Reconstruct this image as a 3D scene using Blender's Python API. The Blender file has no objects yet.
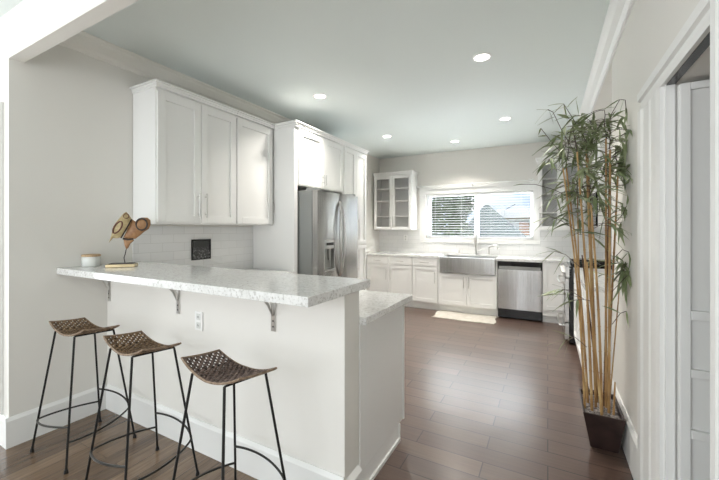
import bpy, bmesh, math, random
from mathutils import Vector, Matrix, noise as mnoise
PI = math.pi
R = math.radians
C = bpy.context.scene.collection
scn = bpy.context.scene

# ------------------------------------------------------------------ camera
F_PX, YH, YAW, CAMH = 347.4, 228.9, 28.454, 1.363
cd = bpy.data.cameras.new('camera')
cam = bpy.data.objects.new('camera', cd); C.objects.link(cam)
cam.location = (0, 0, CAMH); cam.rotation_euler = (R(90), 0, R(YAW))
cd.sensor_fit = 'HORIZONTAL'; cd.sensor_width = 36.0
cd.lens = F_PX / 719 * 36.0
cd.shift_y = -(240 - YH) / 719
cd.clip_start = 0.05; cd.clip_end = 300
scn.camera = cam

# ------------------------------------------------------------------ view + world
scn.view_settings.view_transform = 'Standard'; scn.view_settings.look = 'None'
scn.view_settings.gamma = 1.0; scn.view_settings.use_curve_mapping = False
scn.view_settings.exposure = 0.76
W = bpy.data.worlds.new('sky'); scn.world = W; W.use_nodes = True
wn = W.node_tree.nodes; wl = W.node_tree.links; wn.clear()
wo = wn.new('ShaderNodeOutputWorld'); wb = wn.new('ShaderNodeBackground'); wb.inputs[1].default_value = 0.6
wtc = wn.new('ShaderNodeTexCoord'); wsep = wn.new('ShaderNodeSeparateXYZ'); wl.new(wtc.outputs['Generated'], wsep.inputs[0])
wr = wn.new('ShaderNodeValToRGB'); wl.new(wsep.outputs[2], wr.inputs[0])
wr.color_ramp.elements[0].position = 0.0; wr.color_ramp.elements[0].color = (0.62, 0.76, 0.95, 1)
wr.color_ramp.elements[1].position = 0.45; wr.color_ramp.elements[1].color = (0.25, 0.45, 0.85, 1)
wno = wn.new('ShaderNodeTexNoise'); wno.inputs['Scale'].default_value = 5.0; wno.inputs['Detail'].default_value = 7
wmp = wn.new('ShaderNodeMapping'); wmp.inputs['Scale'].default_value = (1, 1, 4)
wl.new(wtc.outputs['Generated'], wmp.inputs[0]); wl.new(wmp.outputs[0], wno.inputs['Vector'])
wcr = wn.new('ShaderNodeValToRGB'); wl.new(wno.outputs[0], wcr.inputs[0])
wcr.color_ramp.elements[0].position = 0.42; wcr.color_ramp.elements[1].position = 0.62
wm = wn.new('ShaderNodeMix'); wm.data_type = 'RGBA'; wl.new(wcr.outputs[0], wm.inputs[0]); wl.new(wr.outputs[0], wm.inputs[6])
wm.inputs[7].default_value = (1.0, 1.0, 1.0, 1)
wl.new(wm.outputs[2], wb.inputs[0]); wl.new(wb.outputs[0], wo.inputs[0])

def lamp(name, kind, loc, rot, energy, color, **kw):
    d = bpy.data.lights.new(name, kind); d.energy = energy; d.color = color
    for k, v in kw.items(): setattr(d, k, v)
    o = bpy.data.objects.new(name, d); C.objects.link(o); o.location = loc; o.rotation_euler = rot
    return o
lamp('sun', 'SUN', (0, -10, 12), (R(38), 0, R(-35)), 1.1, (1.0, 0.96, 0.9), angle=R(1.0))
# area lamps added as fill, standing at unseen living room windows behind the camera
lamp('back_window_fill', 'AREA', (-1.9, -3.05, 1.45), (R(104), 0, 0), 60, (0.95, 0.98, 1.0), shape='RECTANGLE', size=3.4, size_y=1.9)
lamp('side_window_fill', 'AREA', (-5.85, -0.9, 1.45), (0, R(-103), 0), 52, (0.95, 0.98, 1.0), shape='RECTANGLE', size=1.9, size_y=2.4)

# added fill lamp hidden outside below the sill, brightens the kitchen ceiling
lamp('yard_fill_lamp', 'AREA', (-1.1, 7.5, 0.45), (R(-118), 0, 0), 520, (0.9, 0.96, 1.0), shape='RECTANGLE', size=3.2, size_y=1.0)

# ------------------------------------------------------------------ materials
def mat(name, col, rough=0.5, metal=0.0, spec=0.5, **kw):
    m = bpy.data.materials.new(name); m.use_nodes = True
    b = m.node_tree.nodes['Principled BSDF']
    b.inputs['Base Color'].default_value = (*col, 1); b.inputs['Roughness'].default_value = rough
    b.inputs['Metallic'].default_value = metal; b.inputs['Specular IOR Level'].default_value = spec
    for k, v in kw.items(): b.inputs[k].default_value = v
    return m
def nz(m, kind, **kw):
    n = m.node_tree.nodes.new(kind)
    for k, v in kw.items():
        if k in n.inputs: n.inputs[k].default_value = v
        else: setattr(n, k, v)
    return n
def lk(m, a, b): m.node_tree.links.new(a, b)
def bsdf(m): return m.node_tree.nodes['Principled BSDF']
def objco(m, scale=(1, 1, 1), rot=(0, 0, 0), what='Object', loc=(0, 0, 0)):
    t = nz(m, 'ShaderNodeTexCoord'); p = nz(m, 'ShaderNodeMapping')
    p.inputs['Scale'].default_value = scale; p.inputs['Rotation'].default_value = rot; p.inputs['Location'].default_value = loc
    lk(m, t.outputs[what], p.inputs[0]); return p.outputs[0]
def ramp(m, fac, stops):
    r = nz(m, 'ShaderNodeValToRGB'); lk(m, fac, r.inputs[0])
    e = r.color_ramp.elements
    e[0].position, e[0].color = stops[0][0], (*stops[0][1], 1); e[1].position, e[1].color = stops[-1][0], (*stops[-1][1], 1)
    for p, c in stops[1:-1]:
        k = e.new(p); k.color = (*c, 1)
    return r.outputs[0]
def mixc(m, fac, a, b, mode='MIX'):
    x = nz(m, 'ShaderNodeMix', data_type='RGBA', blend_type=mode)
    for s, v in ((0, fac), (6, a), (7, b)):
        if hasattr(v, 'type') and not isinstance(v, (float, int, tuple)): lk(m, v, x.inputs[s])
        else: x.inputs[s].default_value = (*v, 1) if isinstance(v, tuple) else v
    return x.outputs[2]
def bump(m, h, strength=0.2, dist=0.01):
    b = nz(m, 'ShaderNodeBump'); b.inputs['Strength'].default_value = strength; b.inputs['Distance'].default_value = dist
    lk(m, h, b.inputs['Height']); lk(m, b.outputs[0], bsdf(m).inputs['Normal'])
def paint(name, col, rough=0.6, bs=0.04, spec=0.3):
    m = mat(name, col, rough, spec=spec)
    n = nz(m, 'ShaderNodeTexNoise', Scale=90.0, Detail=3.0); lk(m, objco(m), n.inputs['Vector'])
    bump(m, n.outputs[0], bs, 0.004)
    return m

M = {}
M['wall'] = paint('wall_paint', (0.80, 0.782, 0.738))
M['ceiling'] = paint('ceiling_paint', (0.80, 0.86, 0.845), 0.75, 0.08)
M['white_trim'] = paint('trim_paint', (0.84, 0.84, 0.82), 0.4, 0.0, 0.45)
M['crown'] = paint('crown_paint', (0.83, 0.81, 0.76), 0.45, 0.0, 0.4)
M['cabinet'] = paint('cabinet_lacquer', (0.87, 0.868, 0.85), 0.35, 0.0, 0.5)
M['shelf_in'] = mat('cabinet_inside', (0.80, 0.80, 0.785), 0.5)
M['seam'] = mat('matte_dark_grey', (0.12, 0.12, 0.115), 0.8)  # plain dark grey for the niche back, screws and outlet slots
M['chrome'] = mat('brushed_nickel', (0.62, 0.61, 0.59), 0.28, 1.0)
M['iron'] = mat('black_iron', (0.022, 0.021, 0.02), 0.42, 0.6)
M['worn_iron'] = mat('worn_iron', (0.05, 0.048, 0.045), 0.32, 0.8)
M['black'] = mat('black_plastic', (0.012, 0.012, 0.013), 0.25)
M['black_glass'] = mat('black_glass', (0.006, 0.006, 0.007), 0.06)
M['plastic'] = mat('white_plastic', (0.86, 0.86, 0.84), 0.3)
M['vinyl'] = mat('white_vinyl', (0.88, 0.89, 0.89), 0.35)
M['slat'] = mat('blind_slat', (0.85, 0.86, 0.85), 0.4)

def stainless(name, scale, base=(0.60, 0.595, 0.58), rough=0.3):
    m = mat(name, base, rough, 1.0)
    n = nz(m, 'ShaderNodeTexNoise', Scale=6.0, Detail=5.0); lk(m, objco(m, scale), n.inputs['Vector'])
    lk(m, ramp(m, n.outputs[0], [(0.35, tuple(c * 0.88 for c in base)), (0.65, tuple(min(1, c * 1.08) for c in base))]), bsdf(m).inputs['Base Color'])
    w_ = nz(m, 'ShaderNodeTexNoise', Scale=1.0, Detail=1.0); lk(m, objco(m, (5, 5, 0.1) if scale[0] > scale[2] else (0.6, 0.6, 3)), w_.inputs['Vector'])
    bump(m, w_.outputs[0], 0.16, 0.03)
    return m
M['steel'] = stainless('stainless_vertical_grain', (14, 14, 0.3), (0.56, 0.555, 0.54), 0.24)
M['steel_h'] = stainless('stainless_sideways_grain', (1, 1, 60))
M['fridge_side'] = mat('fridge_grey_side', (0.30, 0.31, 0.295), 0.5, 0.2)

# quartz
m = mat('speckled_quartz', (0.8, 0.8, 0.78), 0.12, spec=0.5); M['quartz'] = m
v = nz(m, 'ShaderNodeTexVoronoi', Scale=170.0); co = objco(m, what='Object'); lk(m, co, v.inputs['Vector'])
n1 = nz(m, 'ShaderNodeTexNoise', Scale=75.0, Detail=4.0); lk(m, co, n1.inputs['Vector'])
n2 = nz(m, 'ShaderNodeTexNoise', Scale=22.0, Detail=5.0); lk(m, co, n2.inputs['Vector'])
a = ramp(m, n1.outputs[0], [(0.36, (0.56, 0.55, 0.53)), (0.44, (0.76, 0.76, 0.745)), (0.7, (0.82, 0.82, 0.81))])
b_ = ramp(m, v.outputs['Color'], [(0.0, (0.68, 0.67, 0.65)), (0.16, (1, 1, 1)), (1.0, (1, 1, 1))])
c_ = ramp(m, n2.outputs[0], [(0.35, (0.9, 0.9, 0.89)), (0.6, (1, 1, 1))])
lk(m, mixc(m, 1.0, mixc(m, 1.0, a, b_, 'MULTIPLY'), c_, 'MULTIPLY'), bsdf(m).inputs['Base Color'])

# plank floors
def planks(name, cols, width, row, rot, rough, mortar, gap=0.0016, streak=(1.0, 22.0, 1.0), grain=1.0, coat=0.0):
    m = mat(name, cols[0], rough)
    co = objco(m, rot=(0, 0, rot))
    br = nz(m, 'ShaderNodeTexBrick', offset=0.45, squash=1.0)
    br.inputs['Scale'].default_value = 1.0; br.inputs['Brick Width'].default_value = width; br.inputs['Row Height'].default_value = row
    br.inputs['Mortar Size'].default_value = gap; br.inputs['Mortar Smooth'].default_value = 0.1; br.inputs['Bias'].default_value = 0.0
    br.inputs['Color1'].default_value = (0, 0, 0, 1); br.inputs['Color2'].default_value = (1, 1, 1, 1); br.inputs['Mortar'].default_value = (0.5, 0.5, 0.5, 1)
    lk(m, co, br.inputs['Vector'])
    base = ramp(m, br.outputs['Color'], [(0.0, cols[0]), (0.5, cols[1]), (1.0, cols[2])])
    mp = nz(m, 'ShaderNodeMapping'); mp.inputs['Scale'].default_value = streak; lk(m, co, mp.inputs[0])
    add = nz(m, 'ShaderNodeVectorMath', operation='ADD'); lk(m, mp.outputs[0], add.inputs[0]); lk(m, br.outputs['Color'], add.inputs[1])
    g = nz(m, 'ShaderNodeTexNoise', Scale=3.0, Detail=8.0, Roughness=0.65, Distortion=0.6); lk(m, add.outputs[0], g.inputs['Vector'])
    gr = ramp(m, g.outputs[0], [(0.3, (1 - 0.45 * grain,) * 3), (0.55, (1, 1, 1)), (0.75, (1 + 0.35 * grain,) * 3)])
    col = mixc(m, 1.0, base, gr, 'MULTIPLY')
    col = mixc(m, br.outputs['Fac'], col, mortar)
    lk(m, col, bsdf(m).inputs['Base Color'])
    inv = nz(m, 'ShaderNodeMath', operation='MULTIPLY_ADD'); lk(m, br.outputs['Fac'], inv.inputs[0]); inv.inputs[1].default_value = -1.0
    lk(m, g.outputs[0], inv.inputs[2]); bump(m, inv.outputs[0], 0.12, 0.002)
    bsdf(m).inputs['Coat Weight'].default_value = coat; bsdf(m).inputs['Coat Roughness'].default_value = 0.22
    return m
M['floor_kitchen'] = planks('dark_plank_floor', [(0.100, 0.062, 0.047), (0.122, 0.077, 0.059), (0.145, 0.094, 0.073)], 0.74, 0.142, 0.0, 0.30, (0.02, 0.013, 0.011), 0.0034, (1.0, 24.0, 1.0), 0.5, 0.45)
M['floor_living'] = planks('oak_plank_floor', [(0.11, 0.068, 0.040), (0.155, 0.098, 0.058), (0.21, 0.138, 0.085)], 1.1, 0.105, PI / 2, 0.2, (0.05, 0.028, 0.016), 0.001, (1.2, 16.0, 1.0), 0.9, 0.3)

# subway tiles: procedural on vertical faces. u axis chosen per wall
def tiles(name, axis):
    m = mat(name, (0.78, 0.78, 0.77), 0.16)
    t = nz(m, 'ShaderNodeTexCoord'); s = nz(m, 'ShaderNodeSeparateXYZ'); cb = nz(m, 'ShaderNodeCombineXYZ')
    lk(m, t.outputs['Object'], s.inputs[0]); lk(m, s.outputs[axis], cb.inputs[0]); lk(m, s.outputs[2], cb.inputs[1])
    br = nz(m, 'ShaderNodeTexBrick', offset=0.5)
    br.inputs['Scale'].default_value = 1.0; br.inputs['Brick Width'].default_value = 0.205; br.inputs['Row Height'].default_value = 0.0775
    br.inputs['Mortar Size'].default_value = 0.0016; br.inputs['Mortar Smooth'].default_value = 0.2
    br.inputs['Color1'].default_value = (0.80, 0.80, 0.79, 1); br.inputs['Color2'].default_value = (0.75, 0.755, 0.75, 1); br.inputs['Mortar'].default_value = (0.60, 0.60, 0.58, 1)
    lk(m, cb.outputs[0], br.inputs['Vector'])
    lk(m, br.outputs['Color'], bsdf(m).inputs['Base Color'])
    iv = nz(m, 'ShaderNodeMath', operation='SUBTRACT'); iv.inputs[0].default_value = 1.0; lk(m, br.outputs['Fac'], iv.inputs[1])
    bump(m, iv.outputs[0], 0.25, 0.0015)
    return m
M['tile_y'] = tiles('subway_tile_side', 1); M['tile_x'] = tiles('subway_tile_back', 0)

# glass
def glassmat(name, tint=(1, 1, 1), refl=0.06):
    m = bpy.data.materials.new(name); m.use_nodes = True; nt = m.node_tree; nt.nodes.clear()
    o = nt.nodes.new('ShaderNodeOutputMaterial'); t = nt.nodes.new('ShaderNodeBsdfTransparent'); g = nt.nodes.new('ShaderNodeBsdfGlossy'); x = nt.nodes.new('ShaderNodeMixShader')
    t.inputs[0].default_value = (*tint, 1); g.inputs['Roughness'].default_value = 0.03; x.inputs[0].default_value = refl
    nt.links.new(t.outputs[0], x.inputs[1]); nt.links.new(g.outputs[0], x.inputs[2]); nt.links.new(x.outputs[0], o.inputs[0])
    return m
M['glass'] = glassmat('clear_glass', (1, 1, 1), 0.015); M['cab_glass'] = glassmat('cabinet_glass', (0.98, 0.98, 0.98), 0.04)
def emis(name, col, s):
    m = bpy.data.materials.new(name); m.use_nodes = True; nt = m.node_tree; nt.nodes.clear()
    o = nt.nodes.new('ShaderNodeOutputMaterial'); e = nt.nodes.new('ShaderNodeEmission'); e.inputs[0].default_value = (*col, 1); e.inputs[1].default_value = s
    nt.links.new(e.outputs[0], o.inputs[0]); return m
M['lamp_glow'] = emis('lamp_glow', (1.0, 0.97, 0.92), 9.0)

def noisy(name, stops, scale, rough=0.6, mscale=(1, 1, 1), bs=0.0, **kw):
    m = mat(name, stops[0][1], rough, **kw)
    n = nz(m, 'ShaderNodeTexNoise', Scale=scale, Detail=5.0); lk(m, objco(m, mscale), n.inputs['Vector'])
    lk(m, ramp(m, n.outputs[0], stops), bsdf(m).inputs['Base Color'])
    if bs: bump(m, n.outputs[0], bs, 0.004)
    return m
M['wicker'] = noisy('brown_wicker', [(0.3, (0.045, 0.025, 0.013)), (0.5, (0.17, 0.10, 0.05)), (0.7, (0.40, 0.27, 0.15))], 60.0, 0.5, bs=0.2)
M['wicker_grey'] = noisy('weathered_wicker', [(0.3, (0.035, 0.022, 0.018)), (0.5, (0.12, 0.08, 0.065)), (0.7, (0.30, 0.21, 0.17))], 60.0, 0.5, bs=0.2)
M['rattan_edge'] = noisy('rattan_edge', [(0.3, (0.13, 0.08, 0.045)), (0.7, (0.36, 0.26, 0.18))], 40.0, 0.5)
M['planter'] = noisy('dark_brown_planter', [(0.3, (0.022, 0.013, 0.012)), (0.7, (0.05, 0.03, 0.026))], 12.0, 0.35)
M['pebble'] = noisy('grey_pebbles', [(0.3, (0.10, 0.085, 0.08)), (0.7, (0.42, 0.38, 0.36))], 80.0, 0.8)
M['cane'] = noisy('bamboo_cane', [(0.25, (0.20, 0.10, 0.035)), (0.5, (0.44, 0.26, 0.10)), (0.75, (0.64, 0.46, 0.22))], 9.0, 0.4, (1, 1, 0.6))
M['dark_cane'] = noisy('dark_bamboo_cane', [(0.3, (0.06, 0.025, 0.012)), (0.7, (0.16, 0.07, 0.03))], 9.0, 0.4)
M['leaf'] = noisy('bamboo_leaf', [(0.3, (0.10, 0.14, 0.06)), (0.5, (0.22, 0.27, 0.13)), (0.75, (0.42, 0.45, 0.29))], 9.0, 0.45)
M['twig'] = mat('bamboo_twig', (0.07, 0.045, 0.04), 0.6)
M['rug'] = noisy('cream_rug', [(0.35, (0.52, 0.49, 0.43)), (0.65, (0.60, 0.57, 0.51))], 12.0, 0.95, bs=0.6)
M['ceramic'] = mat('white_ceramic', (0.72, 0.73, 0.70), 0.25)
M['light_wood'] = noisy('light_wood', [(0.3, (0.40, 0.26, 0.14)), (0.7, (0.60, 0.43, 0.26))], 14.0, 0.5, (1, 8, 1))
M['ochre'] = noisy('ochre_wood', [(0.3, (0.24, 0.11, 0.04)), (0.7, (0.40, 0.22, 0.10))], 30.0, 0.5)
M['cream_wood'] = noisy('cream_wood', [(0.3, (0.34, 0.25, 0.11)), (0.7, (0.54, 0.44, 0.25))], 30.0, 0.5)
M['dark_wood'] = mat('dark_wood', (0.035, 0.022, 0.017), 0.45)
M['red_brown'] = mat('red_brown_inlay', (0.13, 0.045, 0.022), 0.45)
M['brass'] = mat('pale_brass', (0.55, 0.45, 0.28), 0.3, 0.8)

# ------------------------------------------------------------------ mesh helpers
def finish(name, bm, m, parent=None, smooth=False, bevel=0.0, loc=None):
    me = bpy.data.meshes.new(name); bmesh.ops.recalc_face_normals(bm, faces=bm.faces[:]); bm.to_mesh(me); bm.free()
    ms = m if isinstance(m, (list, tuple)) else [m]
    for k in ms: me.materials.append(k)
    if smooth:
        for p in me.polygons: p.use_smooth = True
        try: me.set_sharp_from_angle(angle=R(40))
        except Exception: pass
    o = bpy.data.objects.new(name, me); C.objects.link(o)
    if parent is not None: o.parent = parent
    if loc is not None: o.location = loc
    if bevel:
        b = o.modifiers.new('bevel', 'BEVEL'); b.width = bevel; b.segments = 2; b.limit_method = 'ANGLE'; b.angle_limit = R(40)
    return o
def box(bm, x0, x1, y0, y1, z0, z1, mi=0):
    vs = [bm.verts.new(p) for p in ((x0,y0,z0),(x1,y0,z0),(x1,y1,z0),(x0,y1,z0),(x0,y0,z1),(x1,y0,z1),(x1,y1,z1),(x0,y1,z1))]
    for f in ((0,3,2,1),(4,5,6,7),(0,1,5,4),(1,2,6,5),(2,3,7,6),(3,0,4,7)):
        bm.faces.new([vs[i] for i in f]).material_index = mi
    return vs
def B(*boxes):
    bm = bmesh.new()
    for b in boxes: box(bm, *b)
    return bm
def frustum(bm, cx, cy, z0, z1, a0, b0, a1, b1, mi=0, dx=0, dy=0):
    vs = []
    for z, a, b, ox, oy in ((z0, a0, b0, 0, 0), (z1, a1, b1, dx, dy)):
        for sx, sy in ((-1,-1),(1,-1),(1,1),(-1,1)): vs.append(bm.verts.new((cx+ox+sx*a/2, cy+oy+sy*b/2, z)))
    for f in ((0,3,2,1),(4,5,6,7),(0,1,5,4),(1,2,6,5),(2,3,7,6),(3,0,4,7)):
        bm.faces.new([vs[i] for i in f]).material_index = mi
def tube(bm, pts, r, n=8, cap=True, closed=False, mi=0, flat=1.0):
    pts = [Vector(p) for p in pts]; N = len(pts)
    rr = r if isinstance(r, (list, tuple)) else [r] * N
    up = None; rings = []
    for i, p in enumerate(pts):
        if closed: t = pts[(i+1) % N] - pts[i-1]
        else: t = pts[min(i+1, N-1)] - pts[max(i-1, 0)]
        t.normalize()
        if up is None:
            up = Vector((0,0,1)) if abs(t.z) < 0.9 else Vector((1,0,0))
        x = up - t * up.dot(t); x.normalize(); up = x; y = t.cross(x)
        rings.append([bm.verts.new(p + (x*math.cos(2*PI*k/n)*flat + y*math.sin(2*PI*k/n))*rr[i]) for k in range(n)])
    last = N if closed else N-1
    for i in range(last):
        a, b = rings[i], rings[(i+1) % N]
        for k in range(n):
            bm.faces.new((a[k], a[(k+1)%n], b[(k+1)%n], b[k])).material_index = mi
    if cap and not closed:
        bm.faces.new(rings[0][::-1]).material_index = mi; bm.faces.new(rings[-1]).material_index = mi
    return bm
def T(pts, r, n=8, **kw): return tube(bmesh.new(), pts, r, n, **kw)
def lathe(bm, prof, c=(0,0,0), n=24, mi=0):
    rings = []
    for r, z in prof:
        rings.append([bm.verts.new((c[0]+max(r,1e-4)*math.cos(2*PI*k/n), c[1]+max(r,1e-4)*math.sin(2*PI*k/n), c[2]+z)) for k in range(n)])
    for a, b in zip(rings, rings[1:]):
        for k in range(n): bm.faces.new((a[k], a[(k+1)%n], b[(k+1)%n], b[k])).material_index = mi
    bm.faces.new(rings[0][::-1]).material_index = mi; bm.faces.new(rings[-1]).material_index = mi
    return bm
def prism(bm, pts2, axis, a0, a1, mi=0):
    """extrude a 2D outline along 'x' (outline y,z), 'y' (outline x,z) or 'z' (outline x,y)"""
    def P(p, a): return {'x': (a, p[0], p[1]), 'y': (p[0], a, p[1]), 'z': (p[0], p[1], a)}[axis]
    A = [bm.verts.new(P(p, a0)) for p in pts2]; Bv = [bm.verts.new(P(p, a1)) for p in pts2]; n = len(pts2)
    bm.faces.new(A).material_index = mi; bm.faces.new(Bv[::-1]).material_index = mi
    for i in range(n): bm.faces.new((A[i], Bv[i], Bv[(i+1)%n], A[(i+1)%n])).material_index = mi
    return bm
def thing(name, label, cat, loc=(0,0,0), rotz=0.0, group=None):
    o = bpy.data.objects.new(name, None); C.objects.link(o); o.empty_display_size = 0.1
    o.location = loc; o.rotation_euler = (0, 0, rotz); o['label'] = label; o['category'] = cat
    if group: o['group'] = group
    return o
def tag(o, label, cat, group=None, kind=None):
    o['label'] = label; o['category'] = cat
    if group: o['group'] = group
    if kind: o['kind'] = kind
    return o
def struct(name, bm, m, parent=None, **kw):
    o = finish(name, bm, m, parent, **kw)
    if parent is None: o['kind'] = 'structure'
    return o

# ------------------------------------------------------------------ room dimensions
XL, XR, YE, YW, HC = -2.96, 0.43, 0.864, 6.30, 2.76       # kitchen left wall, right wall, wall end, window wall, ceiling
XA = 0.85                                                 # alcove wall behind the range
WX0, WX1, WZ0, WZ1 = -2.00, -0.21, 1.19, 1.995            # window opening
CUT = 3.24                                                # right wall ends here
XFAR, YBACK = -6.0, -3.2

struct('floor', B((XL-0.12, 1.3, 1.416, YW+0.12, -0.1, 0.0)), M['floor_kitchen'])
struct('floor', B((XFAR-0.1, 1.3, YBACK-0.1, 1.416, -0.1, 0.0)), M['floor_living'])
struct('ceiling', B((XFAR-0.1, 1.4, YBACK-0.1, YW+0.12, HC, HC+0.1)), M['ceiling'])
struct('ceiling_living', B((XFAR-0.1, 1.3, YBACK-0.1, YE, 2.722, HC-0.001)), M['ceiling'])
struct('wall_left', B((XL-0.12, XL, YE, YW, 0, HC)), M['wall'])
struct('wall_living_end', B((XFAR, XL-0.12, YE, YE+0.1, 0, HC)), M['wall'])
struct('wall_living_left', B((XFAR-0.1, XFAR, YBACK-0.1, -2.1, 0, HC), (XFAR-0.1, XFAR, 0.3, YE+0.1, 0, HC), (XFAR-0.1, XFAR, -2.1, 0.3, 0, 0.5), (XFAR-0.1, XFAR, -2.1, 0.3, 2.4, HC)), M['wall'])
struct('wall_living_back', B((XFAR, -3.6, YBACK-0.1, YBACK, 0, HC), (-0.2, 1.4, YBACK-0.1, YBACK, 0, HC), (-3.6, -0.2, YBACK-0.1, YBACK, 0, 0.5), (-3.6, -0.2, YBACK-0.1, YBACK, 2.4, HC)), M['wall'])
for n_, bx_ in (('window_2', (-3.6, -0.2, YBACK-0.06, YBACK-0.04, 0.5, 2.4)), ('window_3', (XFAR-0.06, XFAR-0.04, -2.1, 0.3, 0.5, 2.4))):
    struct(n_, B(bx_), M['glass'])
# right wall with closet opening
DY0, DY1, DZ = 1.345, 1.89, 1.96
struct('wall_right', B((XR, XR+0.11, YBACK, DY0, 0, HC), (XR, XR+0.11, DY1, CUT, 0, HC), (XR, XR+0.11, DY0, DY1, DZ, HC), (XR+0.11, XA+0.12, CUT-0.08, CUT, 0, HC)), M['wall'])
struct('wall_closet', B((XR+0.11, 1.2, DY0-0.8, CUT-0.08, DZ, DZ+0.1), (1.2, 1.3, DY0-0.8, CUT-0.08, 0, HC), (XR+0.11, 1.2, DY0-0.8, DY0-0.7, 0, HC)), M['wall'])
struct('wall_alcove', B((XA, XA+0.12, CUT, YW+0.12, 0, HC)), M['wall'])
struct('wall_soffit', B((XR, XA, CUT, YW, 2.64, HC)), M['wall'])
struct('wall_window', B((XL-0.12, WX0, YW, YW+0.12, 0, HC), (WX1, XA, YW, YW+0.12, 0, HC), (WX0, WX1, YW, YW+0.12, 0, WZ0), (WX0, WX1, YW, YW+0.12, WZ1, HC)), M['wall'])
struct('trim_beam', B((XL, XR, YE, 0.935, 2.43, HC)), M['wall'])
# crown mouldings
def crown_prof(s, x, z0=2.64, z1=HC, d=0.095):
    return [(x, z0), (x+s*0.012, z0), (x+s*0.016, z0+0.02), (x+s*0.035, z0+0.035), (x+s*0.06, z1-0.045), (x+s*(d-0.012), z1-0.025), (x+s*d, z1-0.012), (x+s*d, z1), (x, z1)]
struct('trim_crown_left', prism(bmesh.new(), crown_prof(1, XL, 2.63, HC, 0.075), 'y', 0.935, 4.6), M['crown'])
struct('trim_crown_right', prism(bmesh.new(), crown_prof(-1, XR), 'y', 0.935, YW), M['white_trim'])
# baseboards
def base_y(name, x, s, y0, y1, h=0.185, t=0.018):
    return struct(name, prism(bmesh.new(), [(x, 0), (x+s*t, 0), (x+s*t, h-0.02), (x+s*t*0.6, h-0.008), (x+s*t*0.4, h), (x, h)], 'y', y0, y1), M['white_trim'])
def base_x(name, y, s, x0, x1, h=0.185, t=0.018):
    return struct(name, prism(bmesh.new(), [(y, 0), (y+s*t, 0), (y+s*t, h-0.02), (y+s*t*0.6, h-0.008), (y+s*t*0.4, h), (y, h)], 'x', x0, x1), M['white_trim'])
base_y('baseboard_left', XL, 1, YE-0.018, 1.40)
base_x('baseboard_living', YE, -1, XFAR, XL+0.0)
base_y('baseboard_right', XR, -1, 2.262, CUT, 0.235, 0.02)
base_y('baseboard_right_near', XR, -1, YBACK, 1.13, 0.235, 0.02)
struct('trim_living_casing', B((-3.34, -3.045, YE-0.022, YE, 0.19, 2.17)), M['white_trim'], bevel=0.004)

# knee wall of the peninsula, baseboards on it
KY0, KY1, KX = 1.416, 1.56, -0.848
struct('wall_peninsula', B((XL, KX, KY0, KY1, 0, 1.052)), M['wall'])
base_x('baseboard_peninsula', KY0, -1, XL+0.018, KX+0.0)
struct('baseboard_peninsula_end', prism(bmesh.new(), [(KX, 0), (KX+0.02, 0), (KX+0.02, 0.14), (KX, 0.165)], 'y', KY0, KY1-0.004), M['white_trim'])

# backsplash
struct('trim_backsplash_left', B((XL, XL+0.008, 1.60, 2.905, 0.914, 1.386)), M['tile_y'])
struct('trim_backsplash_back', B((XL, WX0-0.12, YW-0.008, YW, 0.914, 1.36), (WX0-0.12, WX1+0.10, YW-0.008, YW, 0.914, 1.115), (WX1+0.10, XA, YW-0.008, YW, 0.914, 1.40)), M['tile_x'])

# closet door opening: fluted casing, jamb, track, folding door
def casing_y(z0, z1, y0, y1):      # vertical fluted strip on right wall
    bm = bmesh.new(); w = y1-y0
    prof = [(0, 0), (0, .016), (.10, .020), (.16, .020), (.2, .014), (.42, .013), (.46, .018), (.54, .018), (.58, .013), (.8, .014), (.86, .022), (1, .024), (1, 0)]
    A = [(XR - d, y0 + t*w) for t, d in prof]
    return prism(bm, A, 'z', z0, z1)
ct = struct('trim_closet_casing_far', casing_y(0, DZ-0.0, DY1, DY1+0.365), M['white_trim'])
struct('trim_closet_casing_near', casing_y(0, DZ+0.075, DY0-0.21, DY0), M['white_trim'])
struct('trim_closet_head', prism(bmesh.new(), [(XR, DZ), (XR-0.014, DZ), (XR-0.018, DZ+0.02), (XR-0.01, DZ+0.026), (XR-0.012, DZ+0.05), (XR-0.024, DZ+0.056), (XR-0.026, DZ+0.092), (XR, DZ+0.092)], 'y', DY0-0.21, DY1+0.365), M['white_trim'])
struct('trim_closet_jamb', B((XR, XR+0.03, DY1-0.02, DY1, 0, DZ)), M['white_trim'])
struct('trim_closet_track', B((XR+0.001, XR+0.03, DY0, DY1-0.022, DZ-0.004, DZ+0.0)), M['black'])
dr = bpy.data.objects.new('door_1', None); C.objects.link(dr); dr.location = (XR+0.034, 1.862, 0.008); dr['kind'] = 'structure'
def panel_leaf(w, h, parent):
    bm = bmesh.new(); t = 0.034; st = 0.034
    zs = [0.10, 0.525, 0.56, 0.768, 0.80, 0.994, 1.032, h-0.028]
    box(bm, 0, st, -t, 0, 0, h); box(bm, w-st, w, -t, 0, 0, h)
    rails = [(0, zs[0]), (zs[1], zs[2]), (zs[3], zs[4]), (zs[5], zs[6]), (zs[7], h)]
    for a, b in rails: box(bm, st, w-st, -t, 0, a, b)
    for a, b in ((zs[0], zs[1]), (zs[2], zs[3]), (zs[4], zs[5]), (zs[6], zs[7])):
        box(bm, st, w-st, -t+0.012, -0.012, a, b)
    return finish('leaf', bm, M['white_trim'], parent, bevel=0.003)
l1 = panel_leaf(0.30, 1.935, dr)
l2 = panel_leaf(0.30, 1.935, dr); l2.location = (0.008, 0.045, 0)

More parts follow.
